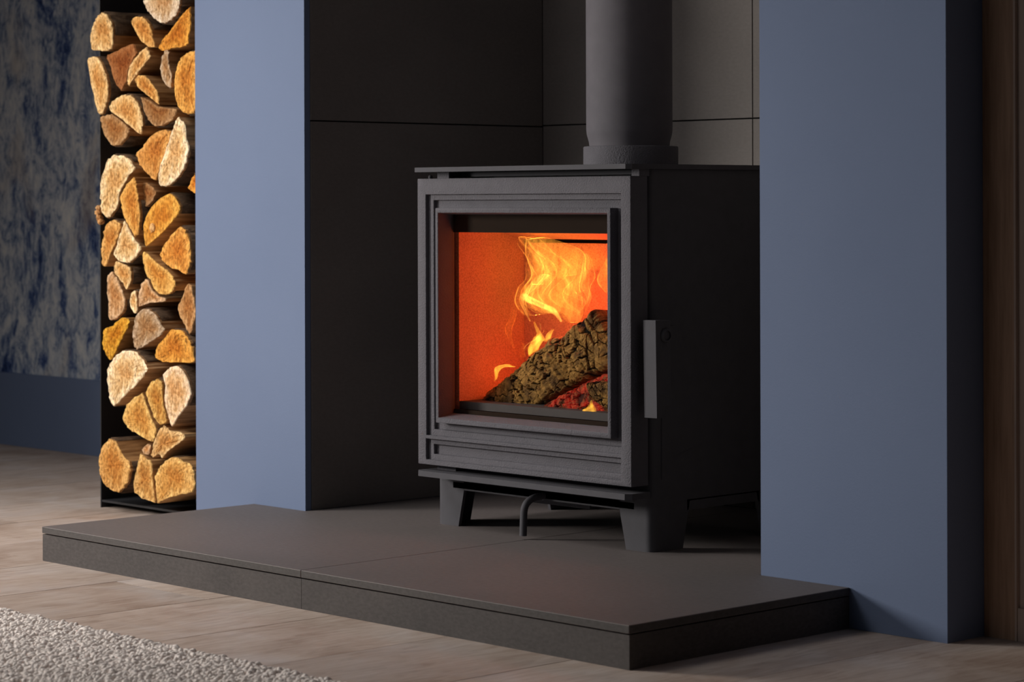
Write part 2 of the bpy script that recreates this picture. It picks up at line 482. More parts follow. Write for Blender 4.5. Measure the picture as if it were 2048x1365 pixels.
def arc(cx_, cy_, r, a0, a1, n=6):
    return [(cx_ + r * math.cos(math.radians(a0 + (a1 - a0) * k / n)), cy_ + r * math.sin(math.radians(a0 + (a1 - a0) * k / n))) for k in range(n + 1)]


def offset_profile(o, t):
    """inner copy of an open outline, offset to its left by t"""
    out = []
    for i, p in enumerate(o):
        a = Vector(o[max(i - 1, 0)]); b = Vector(o[min(i + 1, len(o) - 1)]); d = (b - a).normalized()
        out.append((p[0] - d.y * t, p[1] + d.x * t))
    return out


rc = 0.013
# body shell: runs clockwise seen from above starting at the front opening
HX0, HX1, HZ0, HZ1 = -0.868, -0.458, 0.186, 0.512
out = [(HX1, SY)] + arc(SX1 - rc, SY + rc, rc, -90, 0) + arc(SX1 - rc, SB - rc, rc, 0, 90) + arc(SX0 + rc, SB - rc, rc, 90, 180) + arc(SX0 + rc, SY + rc, rc, 180, 270) + [(HX0, SY)]
inn = offset_profile(out, 0.005)
bm = bmesh.new(); ring = out + inn[::-1]
prism_z(bm, ring, 0.072, 0.5795)
add_box(bm, HX0, HX1, SY, SY + 0.006, HZ1, 0.566); add_box(bm, HX0, HX1, SY + 0.03, SY + 0.036, 0.56, 0.5795); add_box(bm, HX0, HX1, SY, SY + 0.006, 0.0625, HZ0)
add_box(bm, SX0 + 0.006, SX1 - 0.006, SY + 0.005, SB - 0.006, 0.572, 0.5795); add_box(bm, SX0 + 0.006, SX1 - 0.006, SY + 0.005, SB - 0.006, 0.078, 0.084)
body = finish('body', bm, M['steel'], stove, True, 35)


def leg(flip_x, flip_y):
    bm = bmesh.new(); loops = []
    for z, fx, sy in ((0.072, 0.0695, 0.086), (0.0, 0.053, 0.070)):
        o = [(-fx, 0)] + arc(-rc, rc, rc, -90, 0) + [(0, sy)]
        loops.append(o + offset_profile(o, 0.006)[::-1])
    vs = []
    for z, lp in zip((0.0722, 0.0), loops):
        row = []
        for x, y in lp:
            X = (SX1 + x) if not flip_x else (SX0 - x); Y = (SY + y) if not flip_y else (SB - y)
            row.append(bm.verts.new((X, Y, z)))
        vs.append(row)
    n = len(vs[0])
    for i in range(n): bm.faces.new((vs[0][i], vs[0][(i + 1) % n], vs[1][(i + 1) % n], vs[1][i]))
    m = n // 2
    for row in vs:
        for i in range(m - 1): bm.faces.new((row[i], row[i + 1], row[n - 2 - i], row[n - 1 - i]))
    bevel_sharp(bm, 0.0008, 1, 60)
    finish('leg', bm, M['steel'], stove, True, 35)


for fx in (False, True):
    for fy in (False, True): leg(fx, fy)
# side and back aprons between the legs
boxes('apron', [(SX0 + 0.066, SX1 - 0.066, SY, SY + 0.006, 0.0600, 0.074), (SX1 - 0.006, SX1, SY + 0.08, SB - 0.08, 0.058, 0.074), (SX0, SX0 + 0.006, SY + 0.08, SB - 0.08, 0.058, 0.074)], M['steel'], stove, 0.001)

# top plate
def chamfer_rect(x0, x1, y0, y1, c): return [(x0 + c, y0), (x1 - c, y0), (x1, y0 + c), (x1, y1 - c), (x1 - c, y1), (x0 + c, y1), (x0, y1 - c), (x0, y0 + c)]


bm = bmesh.new(); prism_z(bm, chamfer_rect(-0.9085, -0.4165, 0.435, 0.835, 0.007), 0.5797, 0.5872); bevel_sharp(bm, 0.0011, 2, 20)
finish('top_plate', bm, M['steel'], stove)
bm = bmesh.new(); prism_z(bm, chamfer_rect(-0.9015, -0.418, 0.434, 0.489, 0.008), 0.0838, 0.0928); bevel_sharp(bm, 0.0012, 2, 20)
finish('ash_shelf', bm, M['steel'], stove)
boxes('spacer_lug', [(-0.880, -0.852, 0.4655, SY, 0.5690, 0.5797)], M['iron'], stove, 0.0015)
boxes('spacer_lug', [(-0.440, -0.424, 0.4655, SY, 0.5690, 0.5797)], M['iron'], stove, 0.0015)
boxes('spacer_lug', [(-0.885, -0.840, 0.468, SY, 0.0928, 0.1000)], M['iron'], stove, 0.0015)

# door: stepped cast frame
DX0, DX1, DZ0, DZ1 = -0.9085, -0.4245, 0.1020, 0.5692
up1 = (-0.8885, -0.4450, 0.1500, 0.5432); lo1 = (-0.8895, -0.4465, 0.1102, 0.1443)
up2 = (-0.8760, -0.4500, 0.1600, 0.5340); lo2 = (-0.8770, -0.4520, 0.1194, 0.1356)
win = (-0.8600, -0.4660, 0.1755, 0.5180)
bm = bmesh.new()
plate_holes(bm, DX0, DX1, DZ0, DZ1, [up1, lo1], 0.447, 0.484, 0.0022, 3)
plate_holes(bm, up1[0] - .004, up1[1] + .004, lo1[2] - .004, up1[3] + .004, [up2, lo2], 0.4535, 0.4835, 0.0014, 2)
plate_holes(bm, up1[0] - .003, up1[1] + .003, lo1[2] - .003, up1[3] + .003, [win], 0.4600, 0.483, 0.0008, 1)
door = finish('door', bm, M['iron'], stove, True, 40)
# raised surround with splayed reveal
bm = bmesh.new()
OUT = (-0.8612, -0.4638, 0.1722, 0.5212); IN = (-0.8548, -0.4708, 0.1805, 0.5134); BK = (-0.8585, -0.4668, 0.1858, 0.5105)
def rect_loop(r, y): return [bm.verts.new((r[i], y, r[j])) for i, j in ((0, 2), (1, 2), (1, 3), (0, 3))]
lp = [rect_loop(OUT, 0.4835), rect_loop(OUT, 0.4436), rect_loop(IN, 0.4436), rect_loop(BK, 0.4770), rect_loop(BK, 0.4835)]
for a, b in zip(lp, lp[1:] + lp[:1]):
    for k in range(4): bm.faces.new((a[k], a[(k + 1) % 4], b[(k + 1) % 4], b[k]))
bmesh.ops.recalc_face_normals(bm, faces=bm.faces)
bevel_sharp(bm, 0.0012, 2, 40)
surround = finish('window_surround', bm, M['iron'], door, True, 40)
box('glass_pane', (-0.8584, -0.4669, 0.4775, 0.4808, 0.1860, 0.5104), M['glass'], door, 0)
box('glass_border', (-0.8583, -0.4670, 0.4812, 0.4828, 0.4815, 0.5104), M['band'], door, 0)
tag(bpy.data.objects['glass_border'], label='dark printed band along the top of the glass')
b2 = box('glass_border', (-0.8583, -0.4670, 0.4812, 0.4828, 0.1860, 0.1925), M['band'], door, 0)
b2['label'] = 'dark printed band along the bottom of the glass'
# hinge knuckle seen above the door at the left
bm = bmesh.new(); lathe(bm, -0.8975, 0.466, [(0.0035, 0.5690), (0.0035, 0.5735), (0.002, 0.575)], 12); finish('hinge_pin', bm, M['steel'], door)

# handle on the right edge
bm = bmesh.new()
add_box(bm, -0.4105, -0.3850, 0.460, 0.472, 0.207, 0.353)
add_box(bm, -0.3895, -0.3852, 0.472, 0.492, 0.225, 0.352)
bevel_sharp(bm, 0.0010, 2)
sh = Matrix.Translation((-0.398, 0.466, 0.28)) @ Matrix.Rotation(math.radians(-0.9), 4, 'Y') @ Matrix.Translation((0.398, -0.466, -0.28))
bm.transform(sh)
hd = finish('door_handle', bm, M['steel'], stove); hd['label'] = 'flat vertical latch handle on the right edge of the door'
bm = bmesh.new(); lathe(bm, 0, 0, [(0.0105, 0), (0.0105, 0.003), (0.0095, 0.0042), (0.0075, 0.0042), (0.0075, 0.001)], 24)
bm.transform(Matrix.Translation((-0.3855, 0.481, 0.330)) @ Matrix.Rotation(math.radians(90), 4, 'Y')); finish('pivot_ring', bm, M['steel'], hd, True, 40)
boxes('latch_arm', [(SX1, -0.388, 0.489, 0.497, 0.318, 0.342)], M['steel'], stove, 0.001)
bm = bmesh.new(); lathe(bm, 0, 0, [(0.0075, 0), (0.0075, 0.004), (0.006, 0.0055), (0.003, 0.006)], 6)
bm.transform(Matrix.Translation((SX1, 0.522, 0.326)) @ Matrix.Rotation(math.radians(90), 4, 'Y')); finish('bolt', bm, M['steel'], stove)
# raised side plate with a curved outline
sp = [(1322, 655), (1345, 652), (1361, 670), (1371, 712), (1384, 742), (1408, 790), (1421, 815), (1422, 868), (1402, 888), (1352, 908), (1336, 934), (1322, 960)]
pp = [on_x(x, y, SX1) for x, y in sp]
bm = bmesh.new(); A = [bm.verts.new((SX1 - 0.001, p.y, p.z)) for p in pp]; B = [bm.verts.new((SX1 + 0.0022, p.y, p.z)) for p in pp]
bm.faces.new(A); bm.faces.new(B[::-1])
for i in range(len(A)): bm.faces.new((A[i], A[(i + 1) % len(A)], B[(i + 1) % len(A)], B[i]))
finish('side_plate', bm, M['steel'], stove)

# flue collar (part of the stove) and the pipe standing in it
FX, FY = -0.6600, 0.690
bm = bmesh.new(); lathe(bm, FX + 0.003, FY, [(0.0745, 0.587), (0.0775, 0.5885), (0.0775, 0.6185), (0.0765, 0.6205), (0.0715, 0.6210), (0.0715, 0.600)], 72)
finish('flue_collar', bm, M['iron'], stove, True, 40)
bm = bmesh.new(); lathe(bm, FX, FY, [(0.0655, 0.602), (0.0655, 0.620), (0.0662, 0.628), (0.0695, 0.640), (0.0705, 0.648), (0.0706, 1.60)], 72)
pipe = tag(finish('flue_pipe', bm, M['pipe'], None, True, 40), 'matt black round flue pipe rising from the top of the stove', 'flue pipe')

# riddling lever: a rod from under the stove bent down at its end
bm = bmesh.new()
tube(bm, spline([(-0.648, 0.600, 0.0680), (-0.652, 0.520, 0.0675), (-0.657, 0.478, 0.0660), (-0.661, 0.462, 0.0610), (-0.664, 0.4545, 0.0500), (-0.665, 0.4530, 0.0300), (-0.6655, 0.4525, 0.0060)], 28), 0.0058, 14)
finish('riddling_lever', bm, M['steel'], stove, True, 50)
boxes('ash_pan', [(-0.74, -0.60, 0.535, 0.70, 0.046, 0.078)], M['steel'], stove, 0.002)
bm = bmesh.new(); lathe(bm, -0.585, 0.53, [(0.005, 0.052), (0.005, 0.058), (0.003, 0.058), (0.003, 0.079)], 10); finish('bolt', bm, M['steel'], stove)

# firebox lining
FBX0, FBX1, FBY = -0.8600, -0.4660, 0.642
boxes('firebrick_panel', [(FBX0 - 0.018, FBX0, 0.4945, FBY + 0.015, 0.190, 0.545)], M['brick'], stove, 0.0015)
boxes('firebrick_panel', [(FBX1, FBX1 + 0.018, 0.4945, FBY + 0.015, 0.190, 0.545)], M['brick'], stove, 0.0015)
boxes('firebrick_panel', [(FBX0 + 0.0008, FBX1 - 0.0008, FBY, FBY + 0.018, 0.190, 0.4625)], M['brick'], stove, 0.0015)
bm = bmesh.new()
prof = [(0.4955, 0.5040), (0.630, 0.4690), (0.638, 0.4690), (0.638, 0.4800), (0.4955, 0.5200)]
A = [bm.verts.new((FBX0 + 0.001, y, z)) for y, z in prof]; B = [bm.verts.new((FBX1 - 0.001, y, z)) for y, z in prof]
bm.faces.new(A); bm.faces.new(B[::-1])
for i in range(5): bm.faces.new((A[i], A[(i + 1) % 5], B[(i + 1) % 5], B[i]))
bevel_sharp(bm, 0.001, 1); finish('baffle_plate', bm, M['brick'], stove)
boxes('flue_throat', [(FBX0, FBX1, FBY + 0.03, FBY + 0.036, 0.45, 0.545)], M['steel'], stove)
fl = [(FBX0 + 0.0005, FBX1 - 0.0005, 0.4945, FBY - 0.0005, 0.192, 0.2045)]
boxes('grate', fl, M['steel'], stove, 0.001)

# ------------------------------------------------------------------ fire: charred logs
def char_log(name, poly, Y, depth, axis_deg, cell, mat, label, bulge=0.016, seed=1, relief=0.0062):
    """split log whose front is a relief of cracked char blocks; poly in (x, z)"""
    r = np.random.default_rng(seed)
    P = np.array(poly); ca, sa = math.cos(math.radians(axis_deg)), math.sin(math.radians(axis_deg))
    U = np.stack([P[:, 0] * ca + P[:, 1] * sa, -P[:, 0] * sa + P[:, 1] * ca], 1)
    u0, v0 = U.min(0); u1, v1 = U.max(0)
    su, sv = cell
    seeds = np.array([((i + 0.5 * (j % 2) + r.uniform(-.6, .6)) * su + u0, (j + r.uniform(-.6, .6)) * sv + v0) for i in range(-1, int((u1 - u0) / su) + 2) for j in range(-1, int((v1 - v0) / sv) + 2)])
    hts = r.uniform(-0.5, 0.6, len(seeds)); tilt = r.normal(0, 1, (len(seeds), 2))
    seeds2 = np.stack([r.uniform(u0, u1, int(len(seeds) * 3)), r.uniform(v0, v1, int(len(seeds) * 3))], 1)
    # boundary loops shrink towards the centre line: rings of a polar-ish grid
    n = 460; t = np.linspace(0, 1, n, endpoint=False)
    seg = np.linalg.norm(np.roll(U, -1, 0) - U, axis=1); cs = np.concatenate([[0], np.cumsum(seg)]); tot = cs[-1]
    B = []
    for s in t * tot:
        i = np.searchsorted(cs, s, 'right') - 1; f = (s - cs[i]) / seg[i]; B.append(U[i] * (1 - f) + U[(i + 1) % len(U)] * f)
    B = np.array(B); B += r.normal(0, 0.0006, B.shape)
    c = B.mean(0)
    # spine: project on u and clamp so that rings collapse onto a line, not a point
    lo, hi = u0 + (v1 - v0) * 0.45, u1 - (v1 - v0) * 0.45
    if lo > hi: lo = hi = c[0]
    S = np.stack([np.clip(B[:, 0], lo, hi), np.full(n, 0.0)], 1)
    # spine height follows the middle of the outline at that u
    for k in range(n):
        near = np.abs(B[:, 0] - S[k, 0]) < 0.012
        S[k, 1] = (B[near, 1].max() + B[near, 1].min()) / 2 if near.sum() > 1 else c[1]
    m = 90
    verts, crack = [], []
    for a in range(m + 1):
        k = 1 - a / m
        ring_ = S + (B - S) * k
        warp = np.array([(noise.noise(Vector((p_[0] * 120, p_[1] * 120, seed))), noise.noise(Vector((p_[0] * 120, p_[1] * 120, seed + 9)))) for p_ in ring_]) * 0.0016
        wide = np.array([noise.noise(Vector((p_[0] * 45, p_[1] * 45, seed + 4))) for p_ in ring_])
        d = (np.abs((ring_[:, None, :] + warp[:, None, :] - seeds[None]) / np.array([su, sv])) ** 3.5).sum(2) ** (1 / 3.5)
        idx = np.argsort(d, 1)[:, :2]; d1 = np.take_along_axis(d, idx, 1); e = d1[:, 1] - d1[:, 0]
        wd = np.clip(0.075 + 0.16 * wide, 0.016, 0.25); ht = np.clip(e / wd - 0.25, 0, 1); ht = ht * ht * (3 - 2 * ht); h = ht * (1 + hts[idx[:, 0]] * 0.45)
        rel = (ring_ + warp - seeds[idx[:, 0]]) / np.array([su, sv]); h = h + ht * 0.35 * (rel * tilt[idx[:, 0]]).sum(1)
        dd = (np.abs((ring_[:, None, :] + warp[:, None, :] * 1.5 - seeds2[None]) / np.array([su, sv]) / 0.55) ** 3).sum(2) ** (1 / 3)
        i2 = np.argpartition(dd, 1, 1)[:, :2]; e2 = np.abs(np.take_along_axis(dd, i2, 1)[:, 1] - np.take_along_axis(dd, i2, 1)[:, 0])
        f2 = np.clip(e2 / np.clip(0.03 + 0.10 * wide, 0.004, 0.2), 0, 1); h = h - 0.28 * (1 - f2); ht = ht * (0.35 + 0.65 * f2)
        prof_ = math.sqrt(max(0, 1 - k ** 2.6))
        for q in range(n):
            u, v = ring_[q]; X = u * ca - v * sa; Z = u * sa + v * ca
            nz = noise.noise(Vector((u * 60, v * 260, seed))) * 0.0011 + noise.noise(Vector((u * 25, v * 40, seed))) * 0.003
            verts.append((X, Y + bulge * (1 - prof_) - relief * h[q] * (0.35 + 0.65 * min(1, a / 4)) - nz, Z)); crack.append(float(ht[q]))
    back = len(verts)
    for q in range(n):
        u, v = S[q] + (B[q] - S[q]) * 0.96; verts.append((u * ca - v * sa, Y + depth, u * sa + v * ca)); crack.append(0.3)
    faces = []
    for a in range(m):
        for q in range(n):
            q2 = (q + 1) % n; faces.append((a * n + q, a * n + q2, (a + 1) * n + q2, (a + 1) * n + q))
    for q in range(n):
        q2 = (q + 1) % n; faces.append((q2, q, back + q, back + q2))
    faces.append(tuple(back + q for q in range(n)))
    me = bpy.data.meshes.new(name); me.from_pydata(verts, [], faces)
    at = me.attributes.new('crack', 'FLOAT', 'POINT'); at.data.foreach_set('value', crack)
    bm = bmesh.new(); bm.from_mesh(me); bmesh.ops.recalc_face_normals(bm, faces=bm.faces); bm.to_mesh(me); bm.free()
    o = link_mesh(name, me, mat, None, True)
    return tag(o, label, 'log')


def fpx(pts, Y):            # crop of the photograph around the fire
    return [(min(p.x, FBX1 - 0.003), p.z) for p in (on_y(860 + x * 0.3515, 400 + y * 0.3515, Y) for x, y in pts)]


big = [(285, 1135), (300, 1098), (390, 1038), (480, 962), (560, 885), (640, 828), (655, 795), (695, 782), (725, 785), (780, 735), (860, 670), (905, 628), (930, 650), (985, 735), (1060, 850), (1060, 950), (960, 985), (900, 1015), (800, 1060), (740, 1092), (640, 1160), (560, 1205), (440, 1185), (320, 1180)]
char_log('charred_log', fpx(big, 0.535), 0.535, 0.05, 38, (0.0150, 0.0200), M['char'], 'large brown cracked charred log leaning up to the right in the fire', seed=3)
low = [(575, 1225), (640, 1170), (740, 1105), (800, 1075), (880, 1035), (960, 1000), (1060, 965), (1090, 1100), (1080, 1255), (880, 1240), (700, 1228)]
char_log('ember_log', fpx(low, 0.520), 0.520, 0.05, 25, (0.012, 0.011), M['ember'], 'red glowing ember log under the large charred log', seed=5, relief=0.004)
side = [(885, 1045), (960, 1035), (1040, 1040), (1080, 1100), (1080, 1180), (1000, 1190), (930, 1150), (900, 1100)]
char_log('charred_log', fpx(side, 0.5065), 0.5065, 0.012, -20, (0.014, 0.010), M['char'], 'small dark charred chunk lying on the glowing embers at the right', bulge=0.008, seed=9, relief=0.003)

# flames: thin-walled glowing shells; where the wall is seen edge-on it is brighter
FL1 = mat_flame('flame_orange', (1.0, 0.37, 0.045, 1), 92)
FL0 = mat_flame('flame_glow', (1.0, 0.36, 0.04, 1), 17, 0.3)
FL2 = mat_flame('flame_yellow', (1.0, 0.46, 0.07, 1), 170, 0.45)
FL4 = mat_flame('flame_bright', (1.0, 0.50, 0.05, 1), 120, 0.5)
FL3 = mat_flame('flame_red', (1.0, 0.24, 0.02, 1), 45)


def flame_mesh(L, Rr, depth, wall, ywav, seed, rag, m=26):
    n = len(L)
    def shell(off, bm):
        rings = []
        for i in range(n):
            t = i / (n - 1); c = (L[i] + Rr[i]) / 2; h = (Rr[i] - L[i]) / 2; hl = max(h.length, 0.0010)
            hd_ = h.normalized() if h.length > 1e-6 else Vector((1, 0, 0))
            dy = max(hl * depth, 0.001)
            c = c + Vector((0, ywav * math.sin(t * 7 + seed), 0))
            ro = max(hl - off, hl * 0.15); rd = max(dy - off, dy * 0.15)
            row = []
            for k in range(m):
                a = 2 * math.pi * k / m
                wob = 1 + rag * noise.noise(Vector((math.cos(a) * 1.3, math.sin(a) * 1.3, t * 4.5 + seed * 5)))
                fold = 0.5 * dy * math.sin(a * 3 + t * 6 + seed)
                row.append(bm.verts.new(c + hd_ * (ro * math.cos(a) * wob) + Vector((0, rd * math.sin(a) + fold * abs(math.sin(a)), 0))))
            rings.append(row)
        fs = []
        for a_, b_ in zip(rings, rings[1:]):
            for k in range(m): fs.append(bm.faces.new((a_[k], a_[(k + 1) % m], b_[(k + 1) % m], b_[k])))
        fs.append(bm.faces.new(rings[0][::-1])); fs.append(bm.faces.new(rings[-1]))
        return fs
    bm = bmesh.new(); f0 = shell(0, bm); bmesh.ops.recalc_face_normals(bm, faces=f0)
    if wall:
        f1 = shell(wall, bm); bmesh.ops.recalc_face_normals(bm, faces=f1); bmesh.ops.reverse_faces(bm, faces=f1)
    me = bpy.data.meshes.new('flame'); bm.to_mesh(me); bm.free(); me.shade_smooth()
    return me


def flame(left, right, Y, mat, label, depth=0.5, wall=0.0016, ywav=0.006, seed=0, n=44, strands=0, smat=None, rag=0.16, fill=False):
    L = [on_y(860 + x * 0.3515, 400 + y * 0.3515, Y) for x, y in left]; Rr = [on_y(860 + x * 0.3515, 400 + y * 0.3515, Y) for x, y in right]
    L, Rr = spline(L, n), spline(Rr, n)
    for p in L + Rr: p.x = min(p.x, FBX1 - 0.006)
    o = link_mesh('flame', flame_mesh(L, Rr, depth, wall, ywav, seed, rag), mat); tag(o, label, 'flame', 'flames in the stove')
    if fill:
        link_mesh('flame_core', flame_mesh([a.lerp(b, 0.06) for a, b in zip(L, Rr)], [b.lerp(a, 0.06) for a, b in zip(L, Rr)], depth * 0.8, 0, ywav, seed, rag), FL0, o)
    r = random.Random(seed)
    for q in range(strands):          # thinner strands of the same flame, inside its outline
        f0 = (q + 0.5) / strands + r.uniform(-0.12, 0.12); wd = r.uniform(0.10, 0.24); ph = r.uniform(0, 6); am = r.uniform(0.05, 0.14)
        t0, t1 = r.uniform(0, 0.25), r.uniform(0.7, 1.0)
        l2, r2 = [], []
        for i in range(30):
            u = i / 29; t = t0 + (t1 - t0) * u; k = t * (n - 1); j = min(int(k), n - 2); k -= j
            A, B = L[j].lerp(L[j + 1], k), Rr[j].lerp(Rr[j + 1], k)
            f = f0 + am * math.sin(ph + u * 8); hw = wd * math.sin(math.pi * min(1, u * 1.04 + 0.02)) ** 0.8 * 0.5
            d = Vector((0, r.uniform(-1, 1) * 0 + 0.012 * math.sin(ph + 3 * u), 0))
            l2.append(A.lerp(B, f - hw) + d); r2.append(A.lerp(B, f + hw) + d)
        c = link_mesh('flame_strand', flame_mesh(l2, r2, 0.45, 0.0011, 0.002, seed + q * 3.1, 0.25, 18), smat or mat, o)
    return o


flame([(770, 700), (690, 650), (600, 650), (525, 580), (545, 500), (590, 440), (560, 350), (530, 290), (528, 225)],
      [(835, 700), (858, 640), (868, 570), (870, 500), (905, 440), (905, 380), (880, 320), (800, 270), (640, 212)], 0.590, FL1,
      'largest orange flame billowing in the middle of the firebox', 0.26, 0.0014, 0.008, 1, strands=10, fill=True)
flame([(735, 700), (690, 642), (610, 603), (535, 578), (514, 552)], [(748, 690), (715, 616), (640, 583), (560, 545), (530, 528)], 0.575, FL2,
      'bright yellow hooked lick across the middle of the large flame', 0.5, 0, 0.003, 2, rag=0.3)
flame([(564, 690), (540, 630), (516, 580), (514, 545), (545, 505), (590, 450), (640, 420)], [(572, 690), (556, 630), (540, 590), (540, 560), (575, 520), (640, 470), (690, 430)], 0.578, FL2,
      'yellow left edge lick curling up the large flame', 0.4, 0.0012, 0.003, 3, rag=0.3)
flame([(585, 480), (600, 430), (575, 370), (545, 300), (520, 250), (515, 212)], [(660, 480), (650, 420), (640, 370), (610, 300), (585, 250), (560, 208)], 0.595, FL1,
      'left fan of flame reaching up to the baffle', 0.35, 0.0012, 0.006, 4, strands=2, smat=FL2)
flame([(720, 440), (690, 370), (620, 300), (560, 245), (530, 215)], [(860, 420), (790, 350), (720, 300), (650, 255), (590, 210)], 0.585, FL1,
      'slanting sheet of flame across the top of the fire', 0.3, 0.0012, 0.006, 14, strands=3)
flame([(570, 890), (560, 840), (580, 790), (610, 760), (595, 700)], [(620, 850), (632, 810), (645, 790), (634, 745), (600, 690)], 0.560, FL4,
      'short yellow flame rising from the top edge of the charred log', 0.35, 0, 0.003, 5, strands=2, smat=FL2)
flame([(640, 800), (655, 780), (690, 738)], [(660, 810), (690, 785), (704, 738)], 0.560, FL4, 'tiny orange flame tip beside the short yellow flame', 0.5, 0, 0.002, 6)
flame([(362, 1035), (366, 990), (385, 948), (430, 935)], [(376, 1020), (390, 985), (422, 955), (480, 952)], 0.548, FL4,
      'small yellow flame curling at the lower left of the charred log', 0.6, 0, 0.002, 7, rag=0.3)
flame([(478, 880), (455, 810), (436, 740), (455, 680), (465, 600), (462, 520)], [(486, 878), (470, 800), (470, 740), (485, 680), (485, 600), (470, 520)], 0.600, FL3,
      'thin faint orange wisp left of the flames', 0.6, 0.0012, 0.003, 8)
flame([(515, 900), (515, 850), (520, 815)], [(545, 890), (542, 850), (530, 812)], 0.575, FL3, 'faint small wisp above the charred log', 0.5, 0.0012, 0.002, 9)
flame([(1010, 535), (965, 470), (958, 420), (980, 370), (1012, 330)], [(1020, 535), (1060, 480), (1060, 430), (1060, 380), (1024, 330)], 0.60, FL1, 'orange flame half hidden by the right window edge', 0.4, 0.0018, 0.004, 10, fill=True)
flame([(868, 1195), (885, 1185), (905, 1165), (918, 1140)], [(945, 1235), (940, 1195), (935, 1170), (922, 1140)], 0.5010, FL4, 'small yellow flame over the red embers', 0.3, 0, 0.001, 11)
flame([(278, 1185), (280, 1165), (283, 1150)], [(292, 1185), (290, 1168), (285, 1150)], 0.533, FL2, 'tiny yellow flame at the foot of the charred log', 0.5, 0, 0.0, 12)


def fire_light(loc, power, rgb, rad=0.02):
    l = bpy.data.lights.new('fire_light', 'POINT'); l.energy = power; l.color = rgb; l.shadow_soft_size = rad
    o = bpy.data.objects.new('fire_light', l); col.objects.link(o); o.location = loc


fire_light((-0.645, 0.572, 0.350), 0.72, (1.0, 0.062, 0.022), 0.04)
fire_light((-0.690, 0.575, 0.280), 0.36, (1.0, 0.085, 0.02), 0.015)
fire_light((-0.790, 0.575, 0.245), 0.20, (1.0, 0.11, 0.025), 0.008)

# ------------------------------------------------------------------ log rack and firewood
RKX0, RKX1, RKY0, RKY1, RKT = -1.8715, -1.5085, 0.476, 0.80, 1.15
rack = tag(empty('log_rack', (-1.69, 0.63, ZF)), 'tall black steel log rack full of split firewood left of the blue pier', 'log rack')
box('side_panel', (RKX0, RKX0 + 0.003, RKY0, RKY1, ZF, RKT), M['rack'], rack, 0.0005, 1)
box('side_panel', (RKX1 - 0.003, RKX1, RKY0, RKY1, ZF, RKT), M['rack'], rack, 0.0005, 1)
box('back_panel', (RKX0 + 0.003, RKX1 - 0.003, RKY1 - 0.003, RKY1, ZF + 0.012, RKT), M['rack'], rack, 0.0005, 1)
box('base_plate', (RKX0 + 0.003, RKX1 - 0.003, RKY0 + 0.001, RKY1 - 0.003, -0.0455, -0.0415), M['rack'], rack, 0.0005, 1)
box('top_plate', (RKX0, RKX1, RKY0, RKY1, RKT, RKT + 0.003), M['rack'], rack, 0.0005, 1)

